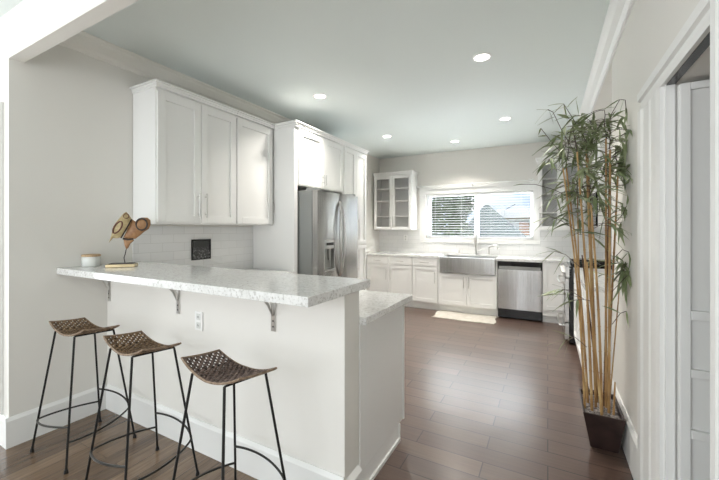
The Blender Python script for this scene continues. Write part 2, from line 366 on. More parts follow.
# ------------------------------------------------------------------ window
win = bpy.data.objects.new('window_1', None); C.objects.link(win); win['kind'] = 'structure'
def S(name, bm, m, **kw):
    o = finish(name, bm, m, win, **kw); return o
cs = 0.115
S('casing', B((WX0-cs, WX0, YW-0.022, YW, WZ0-0.02, WZ1), (WX1, WX1+0.10, YW-0.022, YW, WZ0-0.02, WZ1), (WX0-cs, WX1+0.10, YW-0.022, YW, WZ1, WZ1+0.145)), M['white_trim'], bevel=0.004)
S('sill', B((WX0-cs-0.0, WX1+0.10, YW-0.035, YW, WZ0-0.075, WZ0-0.02), (WX0-0.02, WX1+0.02, YW-0.03, YW+0.06, WZ0-0.02, WZ0)), M['white_trim'], bevel=0.004)
fw = 0.055
S('frame', B((WX0, WX0+fw+0.02, YW+0.06, YW+0.11, WZ0, WZ1), (WX1-fw+0.015, WX1, YW+0.06, YW+0.11, WZ0, WZ1), (WX0, WX1, YW+0.06, YW+0.11, WZ0, WZ0+0.035), (WX0, WX1, YW+0.06, YW+0.11, WZ1-0.03, WZ1), (-1.135, -1.065, YW+0.055, YW+0.11, WZ0, WZ1)), M['vinyl'], bevel=0.003)
S('pane', B((WX0+fw, -1.12, YW+0.085, YW+0.089, WZ0+0.03, WZ1-0.03)), M['glass'])
S('pane', B((-1.08, WX1-fw, YW+0.075, YW+0.079, WZ0+0.03, WZ1-0.03)), M['glass'])
# blind
bl = thing('window_blind', 'white horizontal slat blind hanging in the window over the sink', 'blind', ((WX0+WX1)/2, YW+0.03, WZ0))
bw = (WX1-WX0)/2 - 0.012
finish('headrail', B((-bw, bw, -0.022, 0.022, 0.765, 0.803)), M['slat'], bl, bevel=0.002)
bm = bmesh.new()
nsl = 16
for i in range(nsl):
    z = 0.055 + i*0.0445; a = R(4); w = 0.022
    for k in (0,):
        x0, x1 = -bw, bw
        dy, dz = w*math.cos(a), w*math.sin(a)
        vs = [bm.verts.new(p) for p in ((x0, -dy, z-dz), (x1, -dy, z-dz), (x1, 0, z+0.002), (x0, 0, z+0.002), (x0, dy, z+dz), (x1, dy, z+dz))]
        us = [bm.verts.new((v.co.x, v.co.y, v.co.z-0.0025)) for v in vs]
        for q in ((0,1,2,3), (3,2,5,4)):
            bm.faces.new([vs[j] for j in q]); bm.faces.new([us[j] for j in q][::-1])
        for e in ((0,1),(1,2),(2,5),(5,4),(4,3),(3,0)):
            bm.faces.new((vs[e[0]], us[e[0]], us[e[1]], vs[e[1]]))
finish('slats', bm, M['slat'], bl)
finish('bottom_rail', B((-bw, bw, -0.02, 0.02, 0.008, 0.03)), M['slat'], bl, bevel=0.002)
for x in (-0.72, -0.25, 0.25, 0.72):
    finish('ladder_cord', T([(x, -0.024, 0.02), (x, -0.024, 0.79)], 0.0012, 4), M['slat'], bl)
# curtain rod above
rd = thing('curtain_rod', 'thin white curtain rod mounted above the kitchen window', 'curtain rod', (-1.16, YW-0.09, 2.145))
finish('rod', T([(-0.98, 0, 0), (0.95, 0, 0)], 0.011, 10), M['white_trim'], rd, smooth=True)
for x in (-0.98, 0.95): finish('finial', lathe(bmesh.new(), [(0.005, -0.022), (0.02, -0.012), (0.024, 0), (0.02, 0.012), (0.005, 0.022)], (x, 0, 0), 12), M['white_trim'], rd, smooth=True)
for x in (-0.93, 0.0, 0.9): finish('bracket', B((x-0.012, x+0.012, -0.012, 0.068, -0.02, 0.026)), M['white_trim'], rd, bevel=0.003)

# ------------------------------------------------------------------ cabinets
def bar_handle_v(x, z0, z1, parent, y=-0.02):
    bm = bmesh.new()
    tube(bm, [(x, y-0.028, z0), (x, y-0.028, z1)], 0.0055, 8)
    for z in (z0+0.03, z1-0.03): tube(bm, [(x, y, z), (x, y-0.028, z)], 0.004, 6)
    return finish('handle', bm, M['chrome'], parent, smooth=True)
def bar_handle_h(x0, x1, z, parent, y=-0.02):
    bm = bmesh.new()
    tube(bm, [(x0, y-0.028, z), (x1, y-0.028, z)], 0.0055, 8)
    for x in (x0+0.03, x1-0.03): tube(bm, [(x, y, z), (x, y-0.028, z)], 0.004, 6)
    return finish('handle', bm, M['chrome'], parent, smooth=True)
def shaker(name, x0, x1, z0, z1, parent, st=0.058, handle=None, y=0.0, glass=False, rec=0.013):
    bm = bmesh.new(); t = 0.02; g = 0.0024
    x0 += g; x1 -= g; z0 += g; z1 -= g
    box(bm, x0, x0+st, y-t, y, z0, z1); box(bm, x1-st, x1, y-t, y, z0, z1)
    box(bm, x0+st, x1-st, y-t, y, z0, z0+st); box(bm, x0+st, x1-st, y-t, y, z1-st, z1)
    if not glass: box(bm, x0+st, x1-st, y-t+rec, y, z0+st, z1-st)
    o = finish(name, bm, M['cabinet'], parent, bevel=0.0015)
    if glass: finish('pane', B((x0+st-0.004, x1-st+0.004, y-0.011, y-0.007, z0+st-0.004, z1-st+0.004)), M['cab_glass'], o)
    if handle:
        if handle[0] == 'v': bar_handle_v(handle[1], handle[2], handle[3], o)
        else: bar_handle_h(handle[1], handle[2], handle[3], o)
    return o
def crown_local(parent, w, d, z, h=0.05, p=0.03, left=True, right=True):
    # crown around the top, outline extruded along x with simple mitred look
    bm = bmesh.new()
    a0 = -p if left else 0; a1 = w+p if right else w
    for k, (zz, e) in enumerate(((0, 0.008), (h*0.35, 0.5*p), (h*0.75, p))):
        z0 = z + zz; z1 = z + (h*0.35 if k == 0 else (h*0.75 if k == 1 else h))
        box(bm, -e if left else 0, w+e if right else w, -0.02-e, d, z0, z1)
    return finish('crown', bm, M['cabinet'], parent, bevel=0.002)

# upper cabinets on the left wall (local x = world +Y, local -y = world +X)
UC = 'upper cabinets on the left wall'
uz0, uz1 = 1.40, 2.455
cab = thing('wall_cabinet', 'tall white two-door wall cabinet above the bar end, beside the bird sculpture', 'cabinet', (XU := -2.65, 1.60, uz0), R(90))
w = 0.775
finish('body', B((0, w, 0, 0.305, 0, uz1-uz0)), M['cabinet'], cab, bevel=0.001)
shaker('door', 0.005, w/2, 0.012, uz1-uz0-0.02, cab, 0.062, ('v', w/2-0.035, 0.06, 0.27))
shaker('door', w/2, w-0.004, 0.012, uz1-uz0-0.02, cab, 0.062, ('v', w/2+0.035, 0.06, 0.27))
crown_local(cab, w, 0.305, uz1-uz0, 0.045, 0.028, True, False)
cab = thing('wall_cabinet', 'white single-door wall cabinet between the two-door one and the tall refrigerator panel', 'cabinet', (XU, 2.378, uz0), R(90))
w = 0.515
finish('body', B((0, w, 0, 0.305, 0, uz1-uz0)), M['cabinet'], cab, bevel=0.001)
shaker('door', 0.004, w-0.02, 0.012, uz1-uz0-0.02, cab, 0.062)
finish('hinge', B((w-0.022, w-0.012, -0.024, 0, 0.14, 0.26)), M['chrome'], cab)
crown_local(cab, w, 0.305, uz1-uz0, 0.045, 0.028, False, False)

# tall refrigerator surround + pantry
TF = -2.36
sur = thing('refrigerator_surround', 'tall white cabinet surround with two doors above the steel refrigerator', 'cabinet', (TF, 2.905, 0.0), R(90))
finish('side_panel', B((0, 0.055, 0, 0.594, 0, 2.455)), M['cabinet'], sur, bevel=0.001)
finish('side_panel', B((0.975, 1.0, 0, 0.594, 0, 2.455)), M['cabinet'], sur, bevel=0.001)
finish('body', B((0.055, 0.975, 0, 0.594, 1.835, 2.455)), M['cabinet'], sur, bevel=0.001)
shaker('door', 0.06, 0.515, 1.84, 2.44, sur, 0.06, ('v', 0.49, 1.88, 2.0))
shaker('door', 0.515, 0.97, 1.84, 2.44, sur, 0.06, ('v', 0.54, 1.88, 2.0))
finish('back_panel', B((0.055, 0.975, 0.582, 0.594, 0.0, 1.83)), M['seam'], sur)
crown_local(sur, 1.0, 0.594, 2.455, 0.05, 0.03, True, False)
pan = thing('pantry_cabinet', 'narrow full-height white pantry cabinet past the refrigerator', 'cabinet', (TF, 3.905, 0.0), R(90))
w = 0.635
finish('body', B((0, w, 0, 0.594, 0.1, 2.455), (0, w, 0.06, 0.594, 0, 0.1)), M['cabinet'], pan, bevel=0.001)
for (a, b, hx) in ((0.004, w/2, w/2-0.03), (w/2, w-0.004, w/2+0.03)):
    shaker('door', a, b, 1.145, 2.44, pan, 0.058, ('v', hx, 1.2, 1.5))
    shaker('door', a, b, 0.11, 1.14, pan, 0.058, ('v', hx, 0.78, 1.08))
crown_local(pan, w, 0.594, 2.455, 0.05, 0.03, False, True)

# refrigerator
fr = thing('refrigerator', 'stainless steel french-door refrigerator with ice and water dispenser', 'refrigerator', (-2.12, 2.985, 0.0), R(90))
fwid = 0.88
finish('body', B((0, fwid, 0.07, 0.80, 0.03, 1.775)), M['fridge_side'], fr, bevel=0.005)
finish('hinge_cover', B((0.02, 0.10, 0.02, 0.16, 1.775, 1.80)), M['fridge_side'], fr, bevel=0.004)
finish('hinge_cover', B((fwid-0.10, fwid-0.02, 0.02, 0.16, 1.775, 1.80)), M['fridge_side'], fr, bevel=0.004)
def curved_door(x0, x1, z0, z1, bulge=0.012, holes=None):
    bm = bmesh.new(); n = 10
    out = [(x0, 0.062), (x1, 0.062)]
    for i in range(n+1):
        t = 1 - i/n; out.append((x0+(x1-x0)*t, -bulge*(1-(2*t-1)**2)))
    prism(bm, out, 'z', z0, z1); return bm
dL = bmesh.new()
zd0, zd1, xd0, xd1 = 0.90, 1.245, 0.115, 0.325
for (a, b, c, d) in ((0.003, 0.437, 0.72, zd0), (0.003, 0.437, zd1, 1.77)):
    t_ = curved_door(a, b, c, d); me_ = bpy.data.meshes.new('t'); t_.to_mesh(me_); t_.free(); dL.from_mesh(me_); bpy.data.meshes.remove(me_)
def slice_door(bmx, a, b, z0, z1, X0=0.003, X1=0.437, bulge=0.012):
    f = lambda x: -bulge*(1-(2*(x-X0)/(X1-X0)-1)**2)
    n = 5; out = [(a, 0.062), (b, 0.062)] + [(b+(a-b)*i/n, f(b+(a-b)*i/n)) for i in range(n+1)]
    prism(bmx, out, 'z', z0, z1)
slice_door(dL, 0.003, xd0, zd0, zd1); slice_door(dL, xd1, 0.437, zd0, zd1)
ld = finish('door', dL, M['steel'], fr, smooth=True)
dsp = finish('dispenser', B((xd0, xd1, 0.045, 0.06, zd0, zd1), (xd0, xd0+0.012, -0.012, 0.045, zd0, zd1), (xd1-0.012, xd1, -0.012, 0.045, zd0, zd1), (xd0, xd1, -0.012, 0.045, zd1-0.10, zd1), (xd0, xd1, -0.02, 0.045, zd0, zd0+0.022)), M['steel_h'], ld, bevel=0.003)
finish('display', B((xd0+0.04, xd1-0.03, -0.015, -0.011, zd1-0.062, zd1-0.032)), M['black_glass'], ld)
finish('paddle', B((xd0+0.05, xd0+0.085, 0.01, 0.03, zd0+0.12, zd1-0.10), (xd1-0.085, xd1-0.05, 0.01, 0.03, zd0+0.12, zd1-0.10)), M['fridge_side'], ld, bevel=0.003)
finish('recess', B((xd0+0.012, xd1-0.012, 0.035, 0.045, zd0+0.022, zd1-0.10)), M['fridge_side'], ld)
rdr = finish('door', curved_door(0.443, 0.877, 0.72, 1.77), M['steel'], fr, smooth=True)
fz = finish('freezer_drawer', curved_door(0.003, 0.877, 0.04, 0.712, 0.014), M['steel'], fr, smooth=True)
for dd, x, s in ((ld, 0.432, -0.05), (rdr, 0.450, 0.022)):
    pts = []
    for i in range(17):
        t = i/16; pts.append((x + s*math.sin(PI*t), -0.012-0.045*math.sin(PI*t)**0.8 if 0 < t < 1 else 0.0, 0.82+0.86*t))
    finish('handle', T(pts, 0.011, 10), M['chrome'], dd, smooth=True)
finish('handle', T([(0.10, 0, 0.655), (0.12, -0.055, 0.655), (0.44, -0.065, 0.655), (0.76, -0.055, 0.655), (0.78, 0, 0.655)], 0.011, 10), M['chrome'], fz, smooth=True)

# back wall base cabinets (facing -Y, no rotation)
FY = 5.70; BD = YW - 0.01 - FY
BK = 'base cabinets along the window wall'
def base_body(root, w, d=BD, h=0.874):
    finish('body', B((0, w, 0, d, 0.11, h), (0, w, 0.06, d, 0.0, 0.11)), M['cabinet'], root, bevel=0.001)
c1 = thing('base_cabinet', 'white base cabinet with two drawers over two doors, in the corner left of the sink', 'cabinet', (-2.93, FY, 0))
w = 0.878; base_body(c1, w)
for a, b in ((0.01, w/2), (w/2, w-0.004)):
    dwr = shaker('drawer', a, b, 0.735, 0.868, c1, 0.03, ('h', (a+b)/2-0.07, (a+b)/2+0.07, 0.80), rec=0.005)
shaker('door', 0.01, w/2, 0.13, 0.73, c1, 0.058, ('v', w/2-0.04, 0.46, 0.65))
shaker('door', w/2, w-0.004, 0.13, 0.73, c1, 0.058, ('v', w/2+0.04, 0.46, 0.65))
c2 = thing('base_cabinet', 'narrow white base cabinet with one drawer over one door, directly left of the sink', 'cabinet', (-2.048, FY, 0))
w = 0.444; base_body(c2, w)
shaker('drawer', 0.004, w-0.004, 0.735, 0.868, c2, 0.03, ('h', w/2-0.08, w/2+0.08, 0.80), rec=0.005)
shaker('door', 0.004, w-0.004, 0.13, 0.73, c2, 0.058, ('v', w-0.045, 0.46, 0.65))
c3 = thing('sink_cabinet', 'white two-door base cabinet under the steel apron sink', 'cabinet', (-1.60, FY, 0))
w = 0.918
finish('body', B((0, w, 0, BD, 0.11, 0.648), (0, w, 0.06, BD, 0.0, 0.11), (0, 0.024, 0, BD, 0.648, 0.874), (w-0.024, w, 0, BD, 0.648, 0.874)), M['cabinet'], c3, bevel=0.001)
shaker('door', 0.004, w/2, 0.13, 0.635, c3, 0.058, ('v', w/2-0.04, 0.42, 0.60))
shaker('door', w/2, w-0.004, 0.13, 0.635, c3, 0.058, ('v', w/2+0.04, 0.42, 0.60))
c4 = thing('base_cabinet', 'white one-door base cabinet between the dishwasher and the range', 'cabinet', (-0.066, FY, 0))
w = 0.312; base_body(c4, w)
shaker('door', 0.004, w-0.03, 0.20, 0.868, c4, 0.05)

# sink
sk = thing('apron_sink', 'stainless steel apron-front farmhouse sink below the window', 'sink', (-1.141, FY, 0.65))
hw = 0.433
finish('apron', prism(bmesh.new(), [(-hw, 0.0)] + [(-hw + 2*hw*i/12, -0.035-0.018*math.sin(PI*i/12)) for i in range(13)] + [(hw, 0.0)], 'z', 0.0, 0.254), M['steel'], sk, bevel=0.006)
finish('basin', B((-hw, hw, 0.0, 0.46, 0.0, 0.01), (-hw, -hw+0.014, 0.0, 0.46, 0.01, 0.254), (hw-0.014, hw, 0.0, 0.46, 0.01, 0.254), (-hw+0.014, hw-0.014, 0.0, 0.014, 0.01, 0.254), (-hw+0.014, hw-0.014, 0.446, 0.46, 0.01, 0.254)), M['steel_h'], sk)
finish('drain', lathe(bmesh.new(), [(0.045, 0.010), (0.045, 0.014), (0.02, 0.012)], (0, 0.25, 0), 20), M['chrome'], sk)

# back worktop
ct_ = B((-2.955, -1.577, FY-0.03, YW-0.008, 0.874, 0.914), (-1.577, -0.705, FY+0.463, YW-0.008, 0.874, 0.914), (-0.705, XA-0.003, FY-0.03, YW-0.008, 0.874, 0.914), (0.22, XA-0.003, 5.515, FY-0.03, 0.874, 0.914))
tag(finish('worktop', ct_, M['quartz'], bevel=0.002), 'long white quartz worktop running along the window wall around the sink', 'worktop')

# dishwasher
dw = thing('dishwasher', 'stainless steel dishwasher with black control strip, right of the sink', 'dishwasher', (-0.676, FY, 0))
w = 0.605
finish('body', B((0.003, w-0.003, 0.02, 0.56, 0.02, 0.868)), M['black'], dw)
finish('door', prism(bmesh.new(), [(0.004, 0.02)] + [(0.004+(w-0.008)*i/10, -0.022-0.008*math.sin(PI*i/10)) for i in range(11)] + [(w-0.004, 0.02)], 'z', 0.155, 0.752), M['steel'], dw, smooth=True)
cp = finish('control_panel', B((0.004, w-0.004, -0.02, 0.02, 0.757, 0.868)), M['black_glass'], dw, bevel=0.004)
finish('handle', prism(bmesh.new(), [(0.02, -0.02)] + [(0.02+(w-0.04)*i/10, -0.030-0.022*math.sin(PI*i/10)) for i in range(11)] + [(w-0.02, -0.02)], 'z', 0.757, 0.80), M['fridge_side'], cp, smooth=True)
finish('kick_plate', B((0.004, w-0.004, 0.0, 0.02, 0.02, 0.148)), M['black'], dw, bevel=0.003)

# faucet, soap pump, filtered tap
fa = thing('faucet', 'brushed nickel gooseneck kitchen faucet behind the sink', 'faucet', (-1.085, 6.21, 0.914))
finish('base', lathe(bmesh.new(), [(0.03, 0), (0.03, 0.008), (0.022, 0.014), (0.02, 0.10), (0.016, 0.11)], n=16), M['chrome'], fa, smooth=True)
pts = [(0, 0, 0.10), (0, 0, 0.30)] + [(0, -0.075+0.075*math.cos(a), 0.30+0.075*math.sin(a)) for a in [PI*i/10 for i in range(1, 10)]] + [(0, -0.15, 0.29), (0, -0.152, 0.22)]
finish('spout', T(pts, 0.013, 10), M['chrome'], fa, smooth=True)
finish('spray_head', T([(0, -0.152, 0.235), (0, -0.153, 0.15)], [0.016, 0.019], 12), M['chrome'], fa, smooth=True)
finish('lever', T([(0.015, 0, 0.07), (0.05, -0.01, 0.075), (0.13, -0.02, 0.105)], [0.012, 0.009, 0.007], 8), M['chrome'], fa, smooth=True)
sp = thing('soap_dispenser', 'small nickel soap pump standing left of the faucet', 'soap dispenser', (-1.37, 6.20, 0.914))
finish('base', lathe(bmesh.new(), [(0.02, 0), (0.02, 0.006), (0.009, 0.012), (0.009, 0.06), (0.012, 0.065), (0.012, 0.08)], n=12), M['chrome'], sp, smooth=True)
finish('nozzle', T([(0, 0, 0.075), (0, -0.03, 0.078), (0, -0.07, 0.07)], 0.005, 8), M['chrome'], sp, smooth=True)
ft = thing('filter_tap', 'short nickel side tap with a square hooked head, right of the faucet', 'tap', (-0.87, 6.20, 0.914))
finish('base', lathe(bmesh.new(), [(0.022, 0), (0.022, 0.008), (0.013, 0.015), (0.012, 0.09)], n=12), M['chrome'], ft, smooth=True)
finish('spout', T([(0, 0, 0.08), (-0.005, 0, 0.13), (0.03, -0.01, 0.165), (0.10, -0.03, 0.168), (0.14, -0.04, 0.15), (0.142, -0.04, 0.115)], 0.012, 8), M['chrome'], ft, smooth=True)

# glass-door wall cabinets on window wall
def glass_cab(name, label, x, w, z0, z1, d, splits, hts, group=None, left=True, right=True):
    t = thing(name, label, 'cabinet', (x, YW-0.002-d, z0), 0, group)
    h = z1-z0; k = 0.018
    finish('body', B((0, k, 0, d, 0, h), (w-k, w, 0, d, 0, h), (k, w-k, 0, d, 0, k), (k, w-k, 0, d, h-k, h)), M['cabinet'], t, bevel=0.001)
    finish('back_panel', B((k, w-k, d-0.012, d, k, h-k)), M['shelf_in'], t)
    for z in hts: finish('shelf', B((k, w-k, 0.02, d-0.012, z-z0-0.009, z-z0+0.009)), M['cabinet'], t)
    for a, b, hx in splits:
        shaker('door', a, b, 0.006, h-0.02, t, 0.05, ('v', hx, 0.05, 0.25), glass=True)
    crown_local(t, w, d, h, 0.05, 0.03, left, right)
    return t
glass_cab('glass_wall_cabinet', 'white glass-door wall cabinet left of the window, in the corner', -2.93, 0.765, 1.345, 2.37, 0.31, [(0.015, 0.385, 0.36), (0.385, 0.76, 0.41)], (1.60, 1.89, 2.12), left=False)
glass_cab('glass_wall_cabinet', 'white glass-door wall cabinet right of the window, behind the bamboo', -0.135, 0.62, 1.345, 2.40, 0.31, [(0.01, 0.31, 0.03), (0.31, 0.61, 0.58)], (1.61, 1.90, 2.13), right=False)

# range, microwave, upper cabinet, right base cabinet (facing -X: rotz=-90, local x = -Y)
def T_right(y_far): return R(-90)
rg = thing('gas_range', 'stainless steel gas range with black oven door, behind the bamboo', 'range', (0.19, 5.505, 0), R(-90))
w = 0.755
finish('body', B((0, w, 0.03, 0.64, 0.03, 0.90)), M['black'], rg, bevel=0.003)
finish('control_panel', B((0, w, -0.005, 0.05, 0.79, 0.915)), M['steel_h'], rg, bevel=0.004)
od = finish('oven_door', B((0.004, w-0.004, -0.012, 0.03, 0.27, 0.78)), M['steel_h'], rg, bevel=0.004)
finish('glass', B((0.09, w-0.09, -0.016, -0.011, 0.36, 0.66)), M['black_glass'], od)
def bowed(x0, x1, z, y0, out, par):
    finish('handle', T([(x0, y0, z), (x0+0.01, y0-out*0.8, z), (x0+0.06, y0-out, z), ((x0+x1)/2, y0-out*1.15, z), (x1-0.06, y0-out, z), (x1-0.01, y0-out*0.8, z), (x1, y0, z)], 0.011, 8), M['chrome'], par, smooth=True)
bowed(0.05, w-0.03, 0.725, -0.012, 0.055, od)
wd = finish('warming_drawer', B((0.004, w-0.004, -0.012, 0.03, 0.06, 0.255)), M['steel_h'], rg, bevel=0.004)
bowed(0.05, w-0.03, 0.215, -0.012, 0.055, wd)
for i in range(5):
    finish('knob', T([(0.09+i*0.143, -0.005, 0.85), (0.09+i*0.143, -0.045, 0.85)], [0.026, 0.022], 14), M['chrome'], rg, smooth=True)
finish('cooktop', B((0, w, 0.03, 0.645, 0.90, 0.922)), M['black_glass'], rg, bevel=0.003)
for gx in (0.02, 0.385):
    bm = bmesh.new()
    for x in (gx, gx+0.11, gx+0.23, gx+0.34): box(bm, x, x+0.013, 0.07, 0.60, 0.94, 0.955)
    for y in (0.07, 0.33, 0.588): box(bm, gx, gx+0.353, y, y+0.013, 0.94, 0.955)
    for x in (gx, gx+0.34):
        for y in (0.07, 0.588): box(bm, x, x+0.013, y, y+0.013, 0.922, 0.94)
    finish('grate', bm, M['iron'], rg)
for bx_ in (0.19, 0.56):
    for by in (0.2, 0.47): finish('burner', lathe(bmesh.new(), [(0.045, 0), (0.045, 0.008), (0.03, 0.014)], (bx_, by, 0.922), 14), M['iron'], rg)
mw = thing('microwave', 'white over-the-range microwave with black control strip, seen through the bamboo', 'microwave', (0.50, 5.50, 1.385), R(-90))
finish('body', B((0, 0.75, 0, 0.345, 0, 0.41)), M['plastic'], mw, bevel=0.004)
finish('door', B((0.004, 0.60, -0.02, 0, 0.01, 0.40)), M['black_glass'], mw, bevel=0.003)
finish('control_panel', B((0.605, 0.746, -0.02, 0, 0.01, 0.40)), M['black_glass'], mw, bevel=0.003)
finish('handle', T([(0.58, -0.02, 0.05), (0.58, -0.05, 0.07), (0.58, -0.05, 0.34), (0.58, -0.02, 0.36)], 0.008, 8), M['chrome'], mw, smooth=True)
mc = thing('wall_cabinet', 'white two-door wall cabinet above the microwave, behind the bamboo', 'cabinet', (0.54, 5.505, 1.80), R(-90))
finish('body', B((0, 0.76, 0, 0.30, 0, 0.60)), M['cabinet'], mc, bevel=0.001)
shaker('door', 0.004, 0.38, 0.006, 0.585, mc, 0.055, ('v', 0.35, 0.04, 0.16)); shaker('door', 0.38, 0.756, 0.006, 0.585, mc, 0.055, ('v', 0.41, 0.04, 0.16))
rb = thing('base_cabinet', 'white base cabinet run along the right side, between the range and the bamboo', 'cabinet', (0.285, 4.735, 0), R(-90))
w = 4.735 - CUT - 0.005
base_body(rb, w, XA-0.285-0.003)
k = w/3
for i in range(3):
    shaker('drawer', k*i+0.004, k*(i+1)-0.002, 0.735, 0.868, rb, 0.03, None, rec=0.005)
    shaker('door', k*i+0.004, k*(i+1)-0.002, 0.13, 0.73, rb, 0.058)
tag(finish('worktop', B((0.26, XA-0.003, CUT+0.003, 4.738, 0.874, 0.914)), M['quartz'], bevel=0.002), 'white quartz worktop on the right-hand cabinets next to the range', 'worktop')
fc = finish('filler_cabinet', B((0.25, XA-0.003, 5.512, FY-0.0, 0.0, 0.872)), M['cabinet']); tag(fc, 'narrow white filler panel in the corner past the range', 'cabinet')

# rug
bm = bmesh.new()
nx, ny = 24, 14
g = [[None]*(ny+1) for _ in range(nx+1)]
for i in range(nx+1):
    for j in range(ny+1):
        u, v = i/nx, j/ny
        x = -1.58 + 0.90*u + 0.02*math.sin(7*v); y = 5.245 + 0.50*v + 0.012*math.sin(9*u)
        g[i][j] = (x, y, 0.010 + 0.004*mnoise.noise((u*9, v*7, 0)))
top = [[bm.verts.new(p) for p in r] for r in g]; bot = [[bm.verts.new((p[0], p[1], 0.0)) for p in r] for r in g]
for i in range(nx):
    for j in range(ny):
        bm.faces.new((top[i][j], top[i+1][j], top[i+1][j+1], top[i][j+1])); bm.faces.new((bot[i][j], bot[i][j+1], bot[i+1][j+1], bot[i+1][j]))
for i in range(nx):
    bm.faces.new((top[i][0], bot[i][0], bot[i+1][0], top[i+1][0])); bm.faces.new((top[i+1][ny], bot[i+1][ny], bot[i][ny], top[i][ny]))
for j in range(ny):
    bm.faces.new((top[0][j+1], bot[0][j+1], bot[0][j], top[0][j])); bm.faces.new((top[nx][j], bot[nx][j], bot[nx][j+1], top[nx][j+1]))
tag(finish('rug', bm, M['rug'], smooth=True), 'small cream rug on the floor in front of the sink', 'rug')

# ------------------------------------------------------------------ peninsula: base cabinets, counters
pb = thing('peninsula_cabinet', 'white base cabinet on the kitchen side of the peninsula wall', 'cabinet', (-2.95, KY1, 0))
finish('body', B((0, 2.108, 0.002, 0.60, 0.11, 0.874), (0, 2.108, 0.002, 0.53, 0.0, 0.11)), M['cabinet'], pb, bevel=0.001)
finish('end_trim', B((2.108, 2.115, 0.592, 0.606, 0.11, 0.874), (2.108, 2.115, 0.522, 0.534, 0.0, 0.11), (2.108, 2.118, 0.006, 0.53, 0.0, 0.022)), M['white_trim'], pb)
tag(finish('worktop', B((-2.955, -0.81, KY1+0.002, 2.256, 0.874, 0.914)), M['quartz'], bevel=0.003), 'lower speckled quartz worktop on the kitchen side of the peninsula', 'worktop')
lb = thing('base_cabinet', 'white base cabinet under the left wall cabinets, behind the peninsula', 'cabinet', (-2.38, 2.262, 0), R(90))
finish('body', B((0, 0.638, 0, 0.575, 0.11, 0.874), (0, 0.638, 0.06, 0.575, 0, 0.11)), M['cabinet'], lb, bevel=0.001)
shaker('door', 0.004, 0.634, 0.13, 0.868, lb, 0.058, ('v', 0.58, 0.6, 0.78))
tag(finish('worktop', B((-2.955, -2.35, 2.262, 2.902, 0.874, 0.914)), M['quartz'], bevel=0.003), 'quartz worktop under the left wall cabinets next to the refrigerator', 'worktop')
bar = finish('bar_counter', B((XL+0.001, -0.828, 1.104, 1.649, 1.053, 1.095)), M['quartz'], bevel=0.003)
tag(bar, 'raised white speckled quartz bar counter on the peninsula wall above the stools', 'counter')

# brackets under the bar
def bracket(x, label, spread=1.0):
    t = thing('counter_bracket', label, 'bracket', (x, KY0, 1.0515), 0, 'steel brackets under the bar counter')
    finish('upright', B((-0.016, 0.016, -0.006, -0.0005, -0.235, 0), (-0.016, 0.016, -0.26, -0.006, -0.006, 0)), M['chrome'], t, bevel=0.001)
    for s in (-1, 1):
        finish('brace', T([(0.0, -0.008, -0.15), (s*0.014*spread, -0.03, -0.09), (s*0.045*spread, -0.085, -0.008)], 0.008, 6, flat=0.5), M['chrome'], t, smooth=True)
    for z in (-0.18, -0.21): finish('screw', T([(0, -0.006, z), (0, -0.0085, z)], 0.005, 8), M['seam'], t)
bracket(-2.925, 'steel counter bracket in the corner by the left wall', 0.2)
bracket(-2.095, 'steel counter bracket above the middle bar stool, left of the wall outlet')
bracket(-1.288, 'steel counter bracket nearest the open end of the bar')
# outlets
def outlet(name, label, loc, rotz, w=0.072, h=0.115):
    t = thing(name, label, 'outlet', loc, rotz)
    pl = finish('plate', B((-w/2, w/2, -0.006, -0.0005, -h/2, h/2)), M['plastic'], t, bevel=0.002)
    finish('socket', B((-0.017, 0.017, -0.009, -0.006, -0.045, -0.008), (-0.017, 0.017, -0.009, -0.006, 0.008, 0.045)), M['ceramic'], t, bevel=0.002)
    finish('slots', B(*[(x-0.0015, x+0.0015, -0.0095, -0.009, z-0.006, z+0.006) for x in (-0.006, 0.006) for z in (-0.026, 0.026)]), M['seam'], t)
outlet('wall_outlet', 'white outlet on the peninsula wall below the bar counter', (-1.893, KY0, 0.795), 0)
outlet('wall_outlet', 'white outlet on the tiles under the left glass-door cabinet', (-2.40, YW-0.008, 1.19), 0)

# small framed picture on tile
pic = thing('framed_picture', 'small black framed black-and-white picture on the tiled backsplash', 'picture', (XL+0.008, 2.225, 1.165), R(90))
finish('frame', B((-0.105, 0.105, -0.012, -0.0005, 0.082, 0.098), (-0.105, 0.105, -0.012, -0.0005, -0.098, -0.088), (-0.105, -0.093, -0.012, -0.0005, -0.088, 0.082), (0.093, 0.105, -0.012, -0.0005, -0.088, 0.082)), M['black'], pic)
m = mat('photo_print', (0.1, 0.1, 0.1), 0.3)
n = nz(m, 'ShaderNodeTexVoronoi', Scale=55.0); lk(m, objco(m), n.inputs['Vector'])
gz = nz(m, 'ShaderNodeTexCoord'); sz = nz(m, 'ShaderNodeSeparateXYZ'); lk(m, gz.outputs['Object'], sz.inputs[0])
mr = nz(m, 'ShaderNodeMapRange'); mr.inputs[1].default_value = 0.03; mr.inputs[2].default_value = -0.03; lk(m, sz.outputs[2], mr.inputs[0])
crowd = ramp(m, n.outputs['Distance'], [(0.0, (0.55, 0.55, 0.55)), (0.35, (0.10, 0.10, 0.10)), (0.8, (0.02, 0.02, 0.02))])
lk(m, mixc(m, mr.outputs[0], (0.035, 0.035, 0.035), crowd), bsdf(m).inputs['Base Color'])
finish('print', B((-0.093, 0.093, -0.006, -0.001, -0.088, 0.082)), m, pic)

